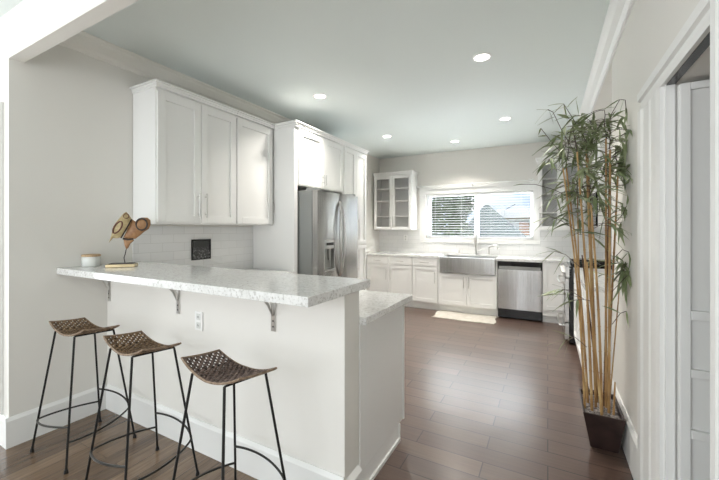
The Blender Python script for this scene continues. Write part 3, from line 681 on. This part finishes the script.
# jar and sculpture on the bar
jr = thing('ceramic_jar', 'small white ceramic jar with wooden lid at the wall end of the bar', 'jar', (-2.882, 1.275, 1.0955))
finish('jar_body', lathe(bmesh.new(), [(0.050, 0), (0.055, 0.006), (0.055, 0.066), (0.052, 0.070)], n=28), M['ceramic'], jr, smooth=True)
finish('lid', lathe(bmesh.new(), [(0.056, 0.0705), (0.057, 0.074), (0.057, 0.082), (0.050, 0.086)], n=28), M['light_wood'], jr, smooth=True)

scu = thing('bird_sculpture', 'carved ochre and cream abstract bird sculpture on a flat base, on the bar', 'sculpture', (-2.625, 1.368, 1.0955), R(48))
finish('base', B((-0.105, 0.07, -0.045, 0.045, 0, 0.022)), M['brass'], scu, bevel=0.003)
finish('plinth_top', B((-0.088, 0.055, -0.034, 0.034, 0.0225, 0.027)), M['dark_wood'], scu)
sx = lambda px: (px-142)/6*0.0060; szz = lambda py: (388-py)/6*0.0072
def pil(name, pts, m, th, parent, yo=0.0, infl=0.012):
    """rounded plate: outline extruded with an inflated middle"""
    P2 = [(sx(a), szz(b)) for a, b in pts]
    cx = sum(p[0] for p in P2)/len(P2); cz = sum(p[1] for p in P2)/len(P2)
    bm = bmesh.new(); rings = []
    for s_, y in ((0.0, -th-infl), (0.55, -th-infl*0.75), (0.85, -th-infl*0.2), (1.0, -th*0.5), (1.0, th*0.5), (0.85, th+infl*0.2), (0.55, th+infl*0.75), (0.0, th+infl)):
        if s_ == 0: rings.append([bm.verts.new((cx, y+yo, cz))])
        else: rings.append([bm.verts.new((cx+(p[0]-cx)*s_, y+yo, cz+(p[1]-cz)*s_)) for p in P2])
    n = len(P2)
    for a, b in zip(rings, rings[1:]):
        for k in range(n):
            if len(a) == 1: bm.faces.new((a[0], b[(k+1)%n], b[k]))
            elif len(b) == 1: bm.faces.new((a[k], a[(k+1)%n], b[0]))
            else: bm.faces.new((a[k], a[(k+1)%n], b[(k+1)%n], b[k]))
    return finish(name, bm, m, parent, smooth=True)
pil('wing', [(132,76),(150,65),(165,80),(186,112),(160,160),(122,214),(95,220),(70,218),(46,245),(60,205),(68,168),(80,138),(100,112),(120,92)], M['cream_wood'], 0.008, scu)
pil('body', [(188,110),(205,122),(222,106),(246,97),(280,98),(298,112),(300,138),(288,165),(262,180),(232,205),(205,224),(172,226),(132,216),(160,164)], M['ochre'], 0.012, scu)
pil('tail', [(132,220),(190,222),(196,236),(174,252),(162,276),(150,286),(140,262)], M['ochre'], 0.008, scu, infl=0.004)
def ring_inlay(name, cx, cy, rx, ry, rot, m, r, y):
    pts = []
    for i in range(28):
        a = 2*PI*i/28; dx, dy = rx*math.cos(a), ry*math.sin(a)
        pts.append((sx(cx+dx*math.cos(rot)-dy*math.sin(rot)), y, szz(cy+dx*math.sin(rot)+dy*math.cos(rot))))
    finish(name, T(pts, r, 6, closed=True), m, scu, smooth=True)
ring_inlay('eye_ring', 248, 138, 34, 34, 0, M['dark_wood'], 0.0055, -0.021)
ring_inlay('eye_ring', 102, 156, 40, 19, -0.95, M['red_brown'], 0.0050, -0.0185)
ring_inlay('eye_ring', 152, 90, 16, 14, 0, M['red_brown'], 0.003, -0.013)
finish('stripe', T([(sx(186), -0.014, szz(108)), (sx(160), -0.024, szz(158)), (sx(122), -0.014, szz(218))], 0.008, 8, flat=0.5), M['dark_wood'], scu, smooth=True)
finish('stripe', T([(sx(132), -0.009, szz(222)), (sx(162), -0.014, szz(228)), (sx(196), -0.009, szz(224))], 0.006, 8), M['dark_wood'], scu, smooth=True)
finish('stem', T([(sx(150), 0, szz(282)), (sx(144), 0, szz(310)), (sx(136), 0, szz(335)), (sx(142), 0, 0.027)], 0.003, 8), M['iron'], scu, smooth=True)

# ------------------------------------------------------------------ bar stools
def seat_pt(s, t):
    # s,t in [-1,1]; saddle seat raised at both ends
    x = 0.205*s - 0.012; y = 0.103*t*(1-0.06*s*s)
    z = 0.708 + 0.050*abs(s)**2.0 - 0.010*t*(0.4+0.6*abs(s)) + 0.004*t*t
    return Vector((x, y, z))
def make_stool(label, loc, rot, wick):
    t = thing('bar_stool', label, 'stool', loc, rot, 'woven bar stools at the peninsula')
    bm = bmesh.new()
    NX, NY = 29, 13
    # lengthways canes
    for j in range(NY):
        tt = -0.93 + 1.86*j/(NY-1); pts = []
        for i in range(53):
            s = -0.98 + 1.96*i/52
            p = seat_pt(s, tt); p.z += 0.0035*math.sin(PI*(i/2.0) + PI*j); pts.append(p)
        tube(bm, pts, 0.0066, 5, flat=0.42)
    for i in range(NX):
        s = -0.955 + 1.91*i/(NX-1); pts = []
        for j in range(25):
            tt = -0.97 + 1.94*j/24
            p = seat_pt(s, tt); p.z -= 0.0035*math.sin(PI*(j/2.0) + PI*i) - 0.001; pts.append(p)
        tube(bm, pts, 0.0060, 5, flat=0.42)
    finish('woven_seat', bm, wick, t, smooth=True)
    rim = []
    n = 40
    for (s0, t0, s1, t1, k) in ((-1,-1,1,-1,20), (1,-1,1,1,8), (1,1,-1,1,20), (-1,1,-1,-1,8)):
        for i in range(k):
            q = i/k; rim.append(seat_pt(s0+(s1-s0)*q, t0+(t1-t0)*q))
    finish('seat_rim', T(rim, 0.0052, 6, closed=True), M['rattan_edge'], t, smooth=True)
    legs = {}
    for a in (-1, 1):
        for b in (-1, 1):
            top = Vector((a*0.114, b*0.106, seat_pt(a*0.114/0.205, b*0.95).z-0.007)); foot = Vector((a*0.206, b*0.186, 0.0))
            lg = finish('leg', T([foot+Vector((0,0,0.012)), top], 0.006, 8), M['iron'], t, smooth=True)
            finish('foot_cap', lathe(bmesh.new(), [(0.011, 0.0), (0.011, 0.004), (0.008, 0.02)], (foot.x, foot.y, 0), 10), M['iron'], lg, smooth=True)
            legs[(a, b)] = (foot, top)
    for a in (-1, 1): finish('seat_bar', T([legs[(a, -1)][1], legs[(a, 1)][1]], 0.005, 6), M['iron'], t, smooth=True)
    def at(a, b, z):
        f, p = legs[(a, b)]; return f + (p-f)*(z/p.z)
    # two half-hoop foot rests, each tilted
    for (c0, mid, c1, z0, z1) in (((1,-1), (-1,-1), (-1,1), 0.235, 0.155), ((1,-1), (1,1), (-1,1), 0.155, 0.250)):
        P0 = at(*c0, z0); P1 = at(*c1, z1); ctr = (P0+P1)/2; U = (P0-P1)/2
        Mm = at(*mid, (z0+z1)/2); V = (Mm-ctr); k_ = 1.03
        pts = []
        for i in range(33):
            a = PI*i/32; e = ctr + U*math.cos(a) + V*k_*math.sin(a); q = i/32
            c_ = P0.lerp(Mm, min(1, q*2)) if q < 0.5 else Mm.lerp(P1, q*2-1)
            pts.append(e.lerp(c_, 0.42) if 0 < i < 32 else e)
        pts = [pts[0]] + [(pts[i-1]+pts[i]*2+pts[i+1])/4 for i in range(1, 32)] + [pts[-1]]
        finish('foot_rest', T(pts, 0.0055, 8), M['worn_iron'], t, smooth=True)
    return t
make_stool('woven brown saddle-seat bar stool nearest the left wall, in the corner', (-2.574, 1.105, 0), 0.024, M['wicker'])
make_stool('woven brown saddle-seat bar stool in the middle, below the second counter bracket', (-1.923, 1.092, 0), -0.061, M['wicker'])
make_stool('greyish woven bar stool nearest the open end of the bar counter', (-1.249, 1.087, 0), -0.09, M['wicker_grey'])

# ------------------------------------------------------------------ bamboo plant
rnd = random.Random(7)
bp = thing('potted_bamboo', 'tall artificial bamboo in a dark brown tapered planter against the right wall', 'plant', (0.295, 2.69, 0))
OX, OY = 0.295, 2.69
bm = bmesh.new()
def planter():
    t = 0.012; zb, zt = 0.0, 0.25
    bo = (0.235, 0.378, 2.60, 2.82); to = (0.188, 0.398, 2.50, 2.87)
    def ring(r, z, o=0): return [bm.verts.new((x-OX, y-OY, z)) for x, y in ((r[0]+o, r[2]+o), (r[1]-o, r[2]+o), (r[1]-o, r[3]-o), (r[0]+o, r[3]-o))]
    rs = [ring(bo, zb), ring(to, zt), ring(to, zt, t), ring((0.20, 0.388, 2.525, 2.86), 0.20, t)]
    for a, b in zip(rs, rs[1:]):
        for k in range(4): bm.faces.new((a[k], a[(k+1)%4], b[(k+1)%4], b[k]))
    bm.faces.new(rs[0][::-1]); bm.faces.new(rs[-1])
planter()
finish('planter', bm, M['planter'], bp, bevel=0.003)
bm = bmesh.new()
for i in range(420):
    x = rnd.uniform(0.212, 0.378)-OX; y = rnd.uniform(2.53, 2.845)-OY; r = rnd.uniform(0.007, 0.013)
    mtx = Matrix.Translation((x, y, 0.222+rnd.uniform(0, 0.006))) @ Matrix.Diagonal((1, rnd.uniform(0.7, 1.2), 0.6, 1))
    bmesh.ops.create_icosphere(bm, subdivisions=1, radius=r, matrix=mtx)
box(bm, 0.205-OX, 0.383-OX, 2.527-OY, 2.85-OY, 0.2, 0.219)
o = finish('pebbles', bm, M['pebble'], bp, smooth=True); o['kind'] = 'stuff'

def leaf(bm, p, d, L, wd, droop):
    d = d.normalized(); up = Vector((0, 0, 1)); side = d.cross(up)
    if side.length < 0.1: side = Vector((1, 0, 0))
    side.normalize(); side = (side + Vector((0, 0, rnd.uniform(-0.6, 0.6)))).normalized()
    L_, M_, R_ = [], [], []
    prof = (0.0, 0.12), (0.2, 0.85), (0.45, 1.0), (0.75, 0.55), (1.0, 0.03)
    for t, w_ in prof:
        c = p + d*L*t + Vector((0, 0, -droop*L*t*t))
        if c.x + OX > XR - 0.012: c.x = XR - 0.012 - OX
        if c.x + OX > 0.41 and c.z < 0.25: c.x = 0.405 - OX
        M_.append(bm.verts.new(c)); L_.append(bm.verts.new(c + side*wd*w_*0.5 + Vector((0,0,0.0015)))); R_.append(bm.verts.new(c - side*wd*w_*0.5 + Vector((0,0,0.0015))))
    for i in range(len(prof)-1):
        bm.faces.new((M_[i], L_[i], L_[i+1], M_[i+1])); bm.faces.new((R_[i], M_[i], M_[i+1], R_[i+1]))
def clampx(v):
    if v.x + OX > XR - 0.012: v.x = XR - 0.012 - OX
    return v
def twig(bm, p, d, L, nl, leafL=0.135, r=0.0014, end=True):
    pts = [p]; q = p.copy(); dd = d.normalized()
    n = 5
    for i in range(n):
        dd = (dd + Vector((rnd.uniform(-.25,.25), rnd.uniform(-.25,.25), rnd.uniform(-.28,.12)))).normalized()
        q = clampx(q + dd*L/n); pts.append(q.copy())
    tube(bm, pts, [r*1.4]+[r]*(n), 4, mi=1)
    for k in range(nl):
        t = 1 - 0.55*k/max(nl, 1); idx = t*n; i0 = min(int(idx), n-1); pp = pts[i0].lerp(pts[i0+1], idx-i0)
        ax = (pts[min(i0+1, n)] - pts[i0]).normalized()
        sd = Vector((rnd.uniform(-1,1), rnd.uniform(-1,1), rnd.uniform(-0.5,0.3)))
        leaf(bm, pp, ax*0.7 + sd*0.75, leafL*rnd.uniform(0.6, 1.2), rnd.uniform(0.014, 0.022), rnd.uniform(0.05, 0.5))
def cane(p0, p1, r0, dark=False, bend=(0, 0), fol=(1.35, 9), top_ext=0.25):
    r0 *= 0.74; fol = (fol[0], int(fol[1]*0.85)); top_ext *= 0.8
    p0 = Vector(p0) - Vector((OX, OY, 0)); p1 = Vector(p1) - Vector((OX, OY, 0))
    L = (p1-p0).length; n = max(6, int(L/0.035)); pts = []; rr = []
    def at(t): 
        p = p0.lerp(p1, t); s = math.sin(PI*t); p.x += bend[0]*s; p.y += bend[1]*s; return p
    node = 0.13
    for i in range(n+1):
        t = i/n; pts.append(at(t)); rr.append(r0*(1-0.35*t))
    # node swellings
    bm = bmesh.new(); P = []; Q = []
    k = 0; z = 0.0
    while z < L:
        t0 = z/L; P.append(at(t0)); Q.append(r0*(1-0.35*t0)*1.0)
        for e, f in ((0.004, 1.28), (0.009, 1.0)):
            tt = min(1, (z+e)/L); P.append(at(tt)); Q.append(r0*(1-0.35*tt)*f)
        z += node*rnd.uniform(0.8, 1.25)
    P.append(at(1.0)); Q.append(r0*0.62)
    tube(bm, P, Q, 8)
    c = finish('cane', bm, M['dark_cane'] if dark else M['cane'], bp, smooth=True)
    bm = bmesh.new(); nt = 0
    if top_ext:
        d = (p1-p0).normalized(); pts = [at(1.0)]; q = pts[0].copy()
        for i in range(6):
            d = (d + Vector((rnd.uniform(-.22,.22), rnd.uniform(-.2,.2), rnd.uniform(-.05,.1)))).normalized(); q = clampx(q + d*top_ext/6); pts.append(q.copy())
        tube(bm, pts, [0.003]*4+[0.0018]*3, 5, mi=1)
        for q in pts[2:]:
            for _ in range(2):
                a = rnd.uniform(0, 2*PI)
                twig(bm, q, Vector((math.cos(a), math.sin(a)*0.8, rnd.uniform(-0.1, 0.7))), rnd.uniform(0.05, 0.13), rnd.choice((2, 3, 3, 4)))
    zf, cnt = fol
    for i in range(cnt):
        z = zf + (p1.z-zf)*rnd.random()**0.75
        t = max(0.02, min(1, (z-p0.z)/(p1.z-p0.z))); p = at(t); a = rnd.uniform(0, 2*PI)
        twig(bm, p, Vector((math.cos(a), math.sin(a)*0.8, rnd.uniform(0.0, 0.7))), rnd.uniform(0.06, 0.16), rnd.choice((2, 3, 3, 4)))
    if len(bm.verts): finish('foliage', bm, [M['leaf'], M['twig']], c)
    else: bm.free()
    return c
CN = [((0.208,2.62,.21),(0.086,2.59,1.755),.0095,0,(0.02,0),(1.15,8),0.22),
 ((0.231,2.70,.21),(0.106,2.67,1.779),.0100,0,(0.015,0),(1.45,9),0.22),
 ((0.243,2.60,.21),(0.162,2.57,1.846),.0110,0,(0.01,0),(1.45,9),0.25),
 ((0.270,2.66,.21),(0.214,2.63,1.865),.0100,0,(0,0),(1.5,9),0.22),
 ((0.285,2.74,.21),(0.231,2.71,1.827),.0100,0,(0,0),(1.4,9),0.2),
 ((0.292,2.58,.21),(0.233,2.55,1.51),.0110,0,(0.01,0),(1.2,6),0.15),
 ((0.324,2.68,.21),(0.321,2.65,1.93),.0100,0,(0,0),(1.4,12),0.22),
 ((0.332,2.62,.21),(0.334,2.59,1.844),.0110,0,(0,0),(1.3,8),0.15),
 ((0.335,2.76,.21),(0.395,2.73,1.75),.0100,0,(0,0),(0.95,10),0.15),
 ((0.305,2.80,.21),(0.203,2.77,1.187),.0080,1,(0,0),(1.0,2),0),
 ((0.290,2.56,.21),(0.211,2.54,1.161),.0095,0,(0,0),(0.9,2),0),
 ((0.345,2.72,.21),(0.400,2.69,1.069),.0060,0,(0,0),(0.7,4),0.08),
 ((0.305,2.66,.21),(0.277,2.63,0.917),.0060,1,(0,0),(0.8,1),0),
 ((0.222,2.76,.21),(0.175,2.74,1.62),.0075,0,(-0.01,0),(0.7,7),0.15),
 ((0.318,2.72,.21),(0.345,2.70,1.70),.0085,1,(0,0),(1.2,6),0.1),
 ((0.352,2.60,.21),(0.360,2.60,0.43),.0085,0,(0,0),(0.4,0),0)]
for a in CN: cane(a[0], a[1], a[2], bool(a[3]), a[4], a[5], a[6])
# long arching twigs that leave the crown
bm = bmesh.new()
def arch(pts, leaves, LL=0.10):
    pts = [Vector(p)-Vector((OX, OY, 0)) for p in pts]
    sm = []
    for i in range(len(pts)-1):
        for k in range(4): sm.append(pts[i].lerp(pts[i+1], k/4))
    sm.append(pts[-1]); tube(bm, sm, 0.0019, 5, mi=1)
    for t, dx, dz in leaves:
        i = min(int(t*(len(sm)-1)), len(sm)-1)
        leaf(bm, sm[i], Vector((dx, rnd.uniform(-0.3, 0.3), dz)), LL*rnd.uniform(0.8, 1.15), 0.013, 0.15)
arch([(0.15,2.6,1.85),(0.08,2.6,2.0),(0.03,2.58,2.12),(0.0,2.57,2.14)], [(0.6,-1,-.2),(0.75,0.6,.2),(1,-0.8,-.8),(0.95,0.3,-1),(0.9,-.9,.4)])
arch([(0.12,2.6,1.80),(0.03,2.6,1.92),(-0.04,2.6,2.03)], [(1,-0.4,-.9),(0.8,-1,.2)], 0.05)
arch([(0.12,2.6,1.57),(0.03,2.58,1.62),(-0.07,2.56,1.655),(-0.16,2.55,1.66)], [(0.95,-1,.05),(0.5,0.3,-1)], 0.06)
arch([(0.22,2.6,1.9),(0.15,2.6,2.05),(0.09,2.6,2.17)], [(1,-0.7,-.5),(0.9,0.4,.5),(0.7,-1,0),(0.6,0.8,-.3),(1,0.2,-1),(1,-1,.2)])
arch([(0.32,2.62,1.92),(0.34,2.6,2.06),(0.38,2.58,2.14),(0.405,2.57,2.13),(0.412,2.57,2.05)], [(0.4,-1,.1),(0.3,1,-.2),(0.7,-0.3,-1),(0.9,.1,-1),(0.5,-1,-.5),(1,-.2,-1)])
arch([(0.36,2.6,1.40),(0.395,2.58,1.45),(0.41,2.56,1.50)], [(1,.2,1),(0.7,-.6,.6),(1,-.5,-1),(0.5,-.4,-1)])
arch([(0.35,2.6,1.18),(0.39,2.56,1.24),(0.41,2.5,1.23)], [(1,.2,-1),(0.7,-.3,.4),(1,-.5,-.6)])
arch([(0.215,2.6,.62),(0.15,2.58,.68),(0.10,2.56,.66)], [(1,-1,-.3),(0.7,-.8,.3),(0.8,-.3,-1),(0.5,-1,-.8),(1,-.6,-1)], 0.11)
arch([(0.20,2.6,.92),(0.13,2.56,.97),(0.08,2.55,.98)], [(1,-1,-.2),(0.8,.2,-1),(0.7,-.9,.5),(0.5,-.6,-1),(0.9,-1,-.9)], 0.12)
arch([(0.18,2.6,1.12),(0.10,2.56,1.20),(0.04,2.55,1.22)], [(1,-1,-.1),(0.8,-.2,-1),(0.7,-.9,.5),(0.5,-.6,-1),(1,-.8,-.7)], 0.13)
arch([(0.15,2.6,1.36),(0.07,2.56,1.42),(0.01,2.55,1.44)], [(1,-1,-.3),(0.8,-.2,-1),(0.7,-.9,.5),(0.5,-.8,-.9),(1,-.8,-.7)], 0.13)
arch([(0.345,2.6,.78),(0.38,2.56,.86),(0.405,2.54,.88)], [(1,.1,-1),(0.8,.2,-1),(0.6,-.6,.3),(0.5,-.3,-1)], 0.10)
arch([(0.345,2.6,.98),(0.385,2.56,1.05),(0.41,2.54,1.09)], [(1,.1,.6),(0.8,.2,-1),(0.6,-.6,.3),(0.5,-.3,-1),(0.4,-.4,.4)], 0.10)
finish('foliage', bm, [M['leaf'], M['twig']], bp)

# ------------------------------------------------------------------ recessed ceiling lights
for (x, y, lab) in ((-2.105, 3.013, 'recessed ceiling light above the left wall cabinets, at the near left'), (-0.47, 2.957, 'recessed ceiling light nearest the camera, largest of the five'),
                    (-2.13, 4.80, 'recessed ceiling light above the pantry, at the far left'), (-0.475, 4.75, 'recessed ceiling light in the back right, nearest the bamboo crown'), (-1.304, 5.60, 'recessed ceiling light centred in front of the window')):
    t = thing('recessed_light', lab, 'ceiling light', (x, y, HC), 0, 'recessed ceiling lights')
    bm = bmesh.new(); n = 28; rings = []
    for r, z in ((0.072, 0.0), (0.074, -0.005), (0.060, -0.007), (0.056, -0.0035), (0.056, 0.0)): rings.append([bm.verts.new((r*math.cos(2*PI*k/n), r*math.sin(2*PI*k/n), z)) for k in range(n)])
    for a, b in zip(rings, rings[1:]):
        for k in range(n): bm.faces.new((a[k], a[(k+1)%n], b[(k+1)%n], b[k]))
    finish('trim_ring', bm, M['plastic'], t, smooth=True)
    finish('lens', lathe(bmesh.new(), [(0.0565, -0.0005), (0.0565, -0.004)], n=28), M['lamp_glow'], t)
    l = lamp('lamp_light', 'AREA', (0, 0, -0.012), (0, 0, 0), 8.5, (1.0, 0.95, 0.88), shape='DISK', size=0.11, spread=R(118))
    l.parent = t

# ------------------------------------------------------------------ outside the kitchen window
M['grass'] = noisy('lawn', [(0.3, (0.05, 0.09, 0.03)), (0.7, (0.10, 0.16, 0.06))], 3.0, 0.9)
M['stucco'] = paint('white_stucco', (0.80, 0.79, 0.77), 0.8, 0.2)
M['shingle'] = noisy('grey_green_shingles', [(0.35, (0.085, 0.12, 0.115)), (0.65, (0.15, 0.19, 0.185))], 6.0, 0.8, (1, 1, 6), bs=0.3)
M['fascia'] = mat('white_fascia', (0.85, 0.85, 0.84), 0.5)
M['eave'] = mat('tan_eave_boards', (0.30, 0.24, 0.15), 0.7)
M['terracotta'] = mat('terracotta_shutter', (0.50, 0.22, 0.12), 0.7)
M['bark'] = noisy('bark', [(0.3, (0.05, 0.035, 0.025)), (0.7, (0.12, 0.09, 0.07))], 9.0, 0.9)
M['tree_leaf'] = noisy('evergreen_leaves', [(0.3, (0.025, 0.05, 0.02)), (0.6, (0.06, 0.10, 0.045)), (0.8, (0.18, 0.24, 0.12))], 2.5, 0.7)
tag(finish('lawn', B((-30, 30, YW+0.3, 60, -0.12, -0.02)), M['grass']), 'green yard ground outside the kitchen window', 'lawn')['kind'] = 'structure'
tr = thing('garden_tree', 'dense dark green tree outside, filling the left half of the window', 'tree', (-3.85, 12.6, -0.02))
finish('trunk', T([(0, 0, 0), (0.05, 0, 0.8), (0, 0.1, 1.6)], [0.14, 0.11, 0.07], 10), M['bark'], tr, smooth=True)
bm = bmesh.new(); rt = random.Random(3)
for i in range(7000):
    th = rt.uniform(0, 2*PI); u = rt.uniform(-1, 1); rr = rt.uniform(0.55, 1.0)**0.5
    h = (u+1)/2
    R0 = 1.85*(1-0.42*h**2.2)*(0.85+0.25*mnoise.noise((math.cos(th)*2, math.sin(th)*2, h*4)))
    p = Vector((math.cos(th)*R0*rr, math.sin(th)*R0*rr*0.7, 0.45+3.3*h))
    s = rt.uniform(0.07, 0.15); a = Vector((rt.gauss(0,1), rt.gauss(0,1), rt.gauss(0,1))).normalized(); b = a.orthogonal().normalized()
    vs = [bm.verts.new(p+a*s), bm.verts.new(p+b*s*0.45), bm.verts.new(p-a*s), bm.verts.new(p-b*s*0.45)]; bm.faces.new(vs)
finish('crown', bm, M['tree_leaf'], tr)
ga = thing('garage', 'low outbuilding outside with grey-green hipped shingle roof, right half of the window', 'building', (-2.3, 14.0, -0.02))
finish('wall', B((-0.8, 1.15, 0.1, 3.0, 0, 0.98)), M['stucco'], ga)
bm = bmesh.new()
rb_ = [bm.verts.new(p) for p in ((-1.0,-0.2,0.93), (1.58,-0.2,0.93), (1.58,3.4,0.93), (-1.0,3.4,0.93))]; rt_ = [bm.verts.new(p) for p in ((-0.05,1.5,2.40), (0.10,1.5,2.40))]
for f in ((rb_[0], rb_[1], rt_[1], rt_[0]), (rb_[1], rb_[2], rt_[1]), (rb_[2], rb_[3], rt_[0], rt_[1]), (rb_[3], rb_[0], rt_[0]), tuple(rb_[::-1])): bm.faces.new(f)
finish('roof', bm, M['shingle'], ga)
nh = thing('neighbor_house', 'white neighbouring house outside with pale fascia, tan eave and terracotta shutter', 'building', (-2.0, 24.0, -0.02))
finish('wall', B((-2.2, 4.5, 0.0, 5.0, 0, 2.0)), M['stucco'], nh)
finish('eave', B((-1.9, 4.5, -0.55, 0.0, 1.98, 2.12)), M['eave'], nh)
finish('fascia', B((-2.1, 4.5, -0.62, -0.55, 2.1, 2.52)), M['fascia'], nh)
finish('roof', B((-2.1, 4.5, -0.55, 5.2, 2.44, 2.56)), M['fascia'], nh)
finish('shutter', B((0.42, 1.0, -0.06, 0.0, 1.0, 1.80)), M['terracotta'], nh)
up = thing('antenna_mast', 'thin white mast with a slanted arm standing outside behind the roof', 'mast', (-2.3, 22.5, -0.02))
finish('pole', T([(0, 0, 0), (0, 0, 2.55)], 0.05, 8), M['fascia'], up)
finish('arm', T([(0, 0, 2.5), (0.62, 0, 2.85)], 0.02, 6), M['black'], up)
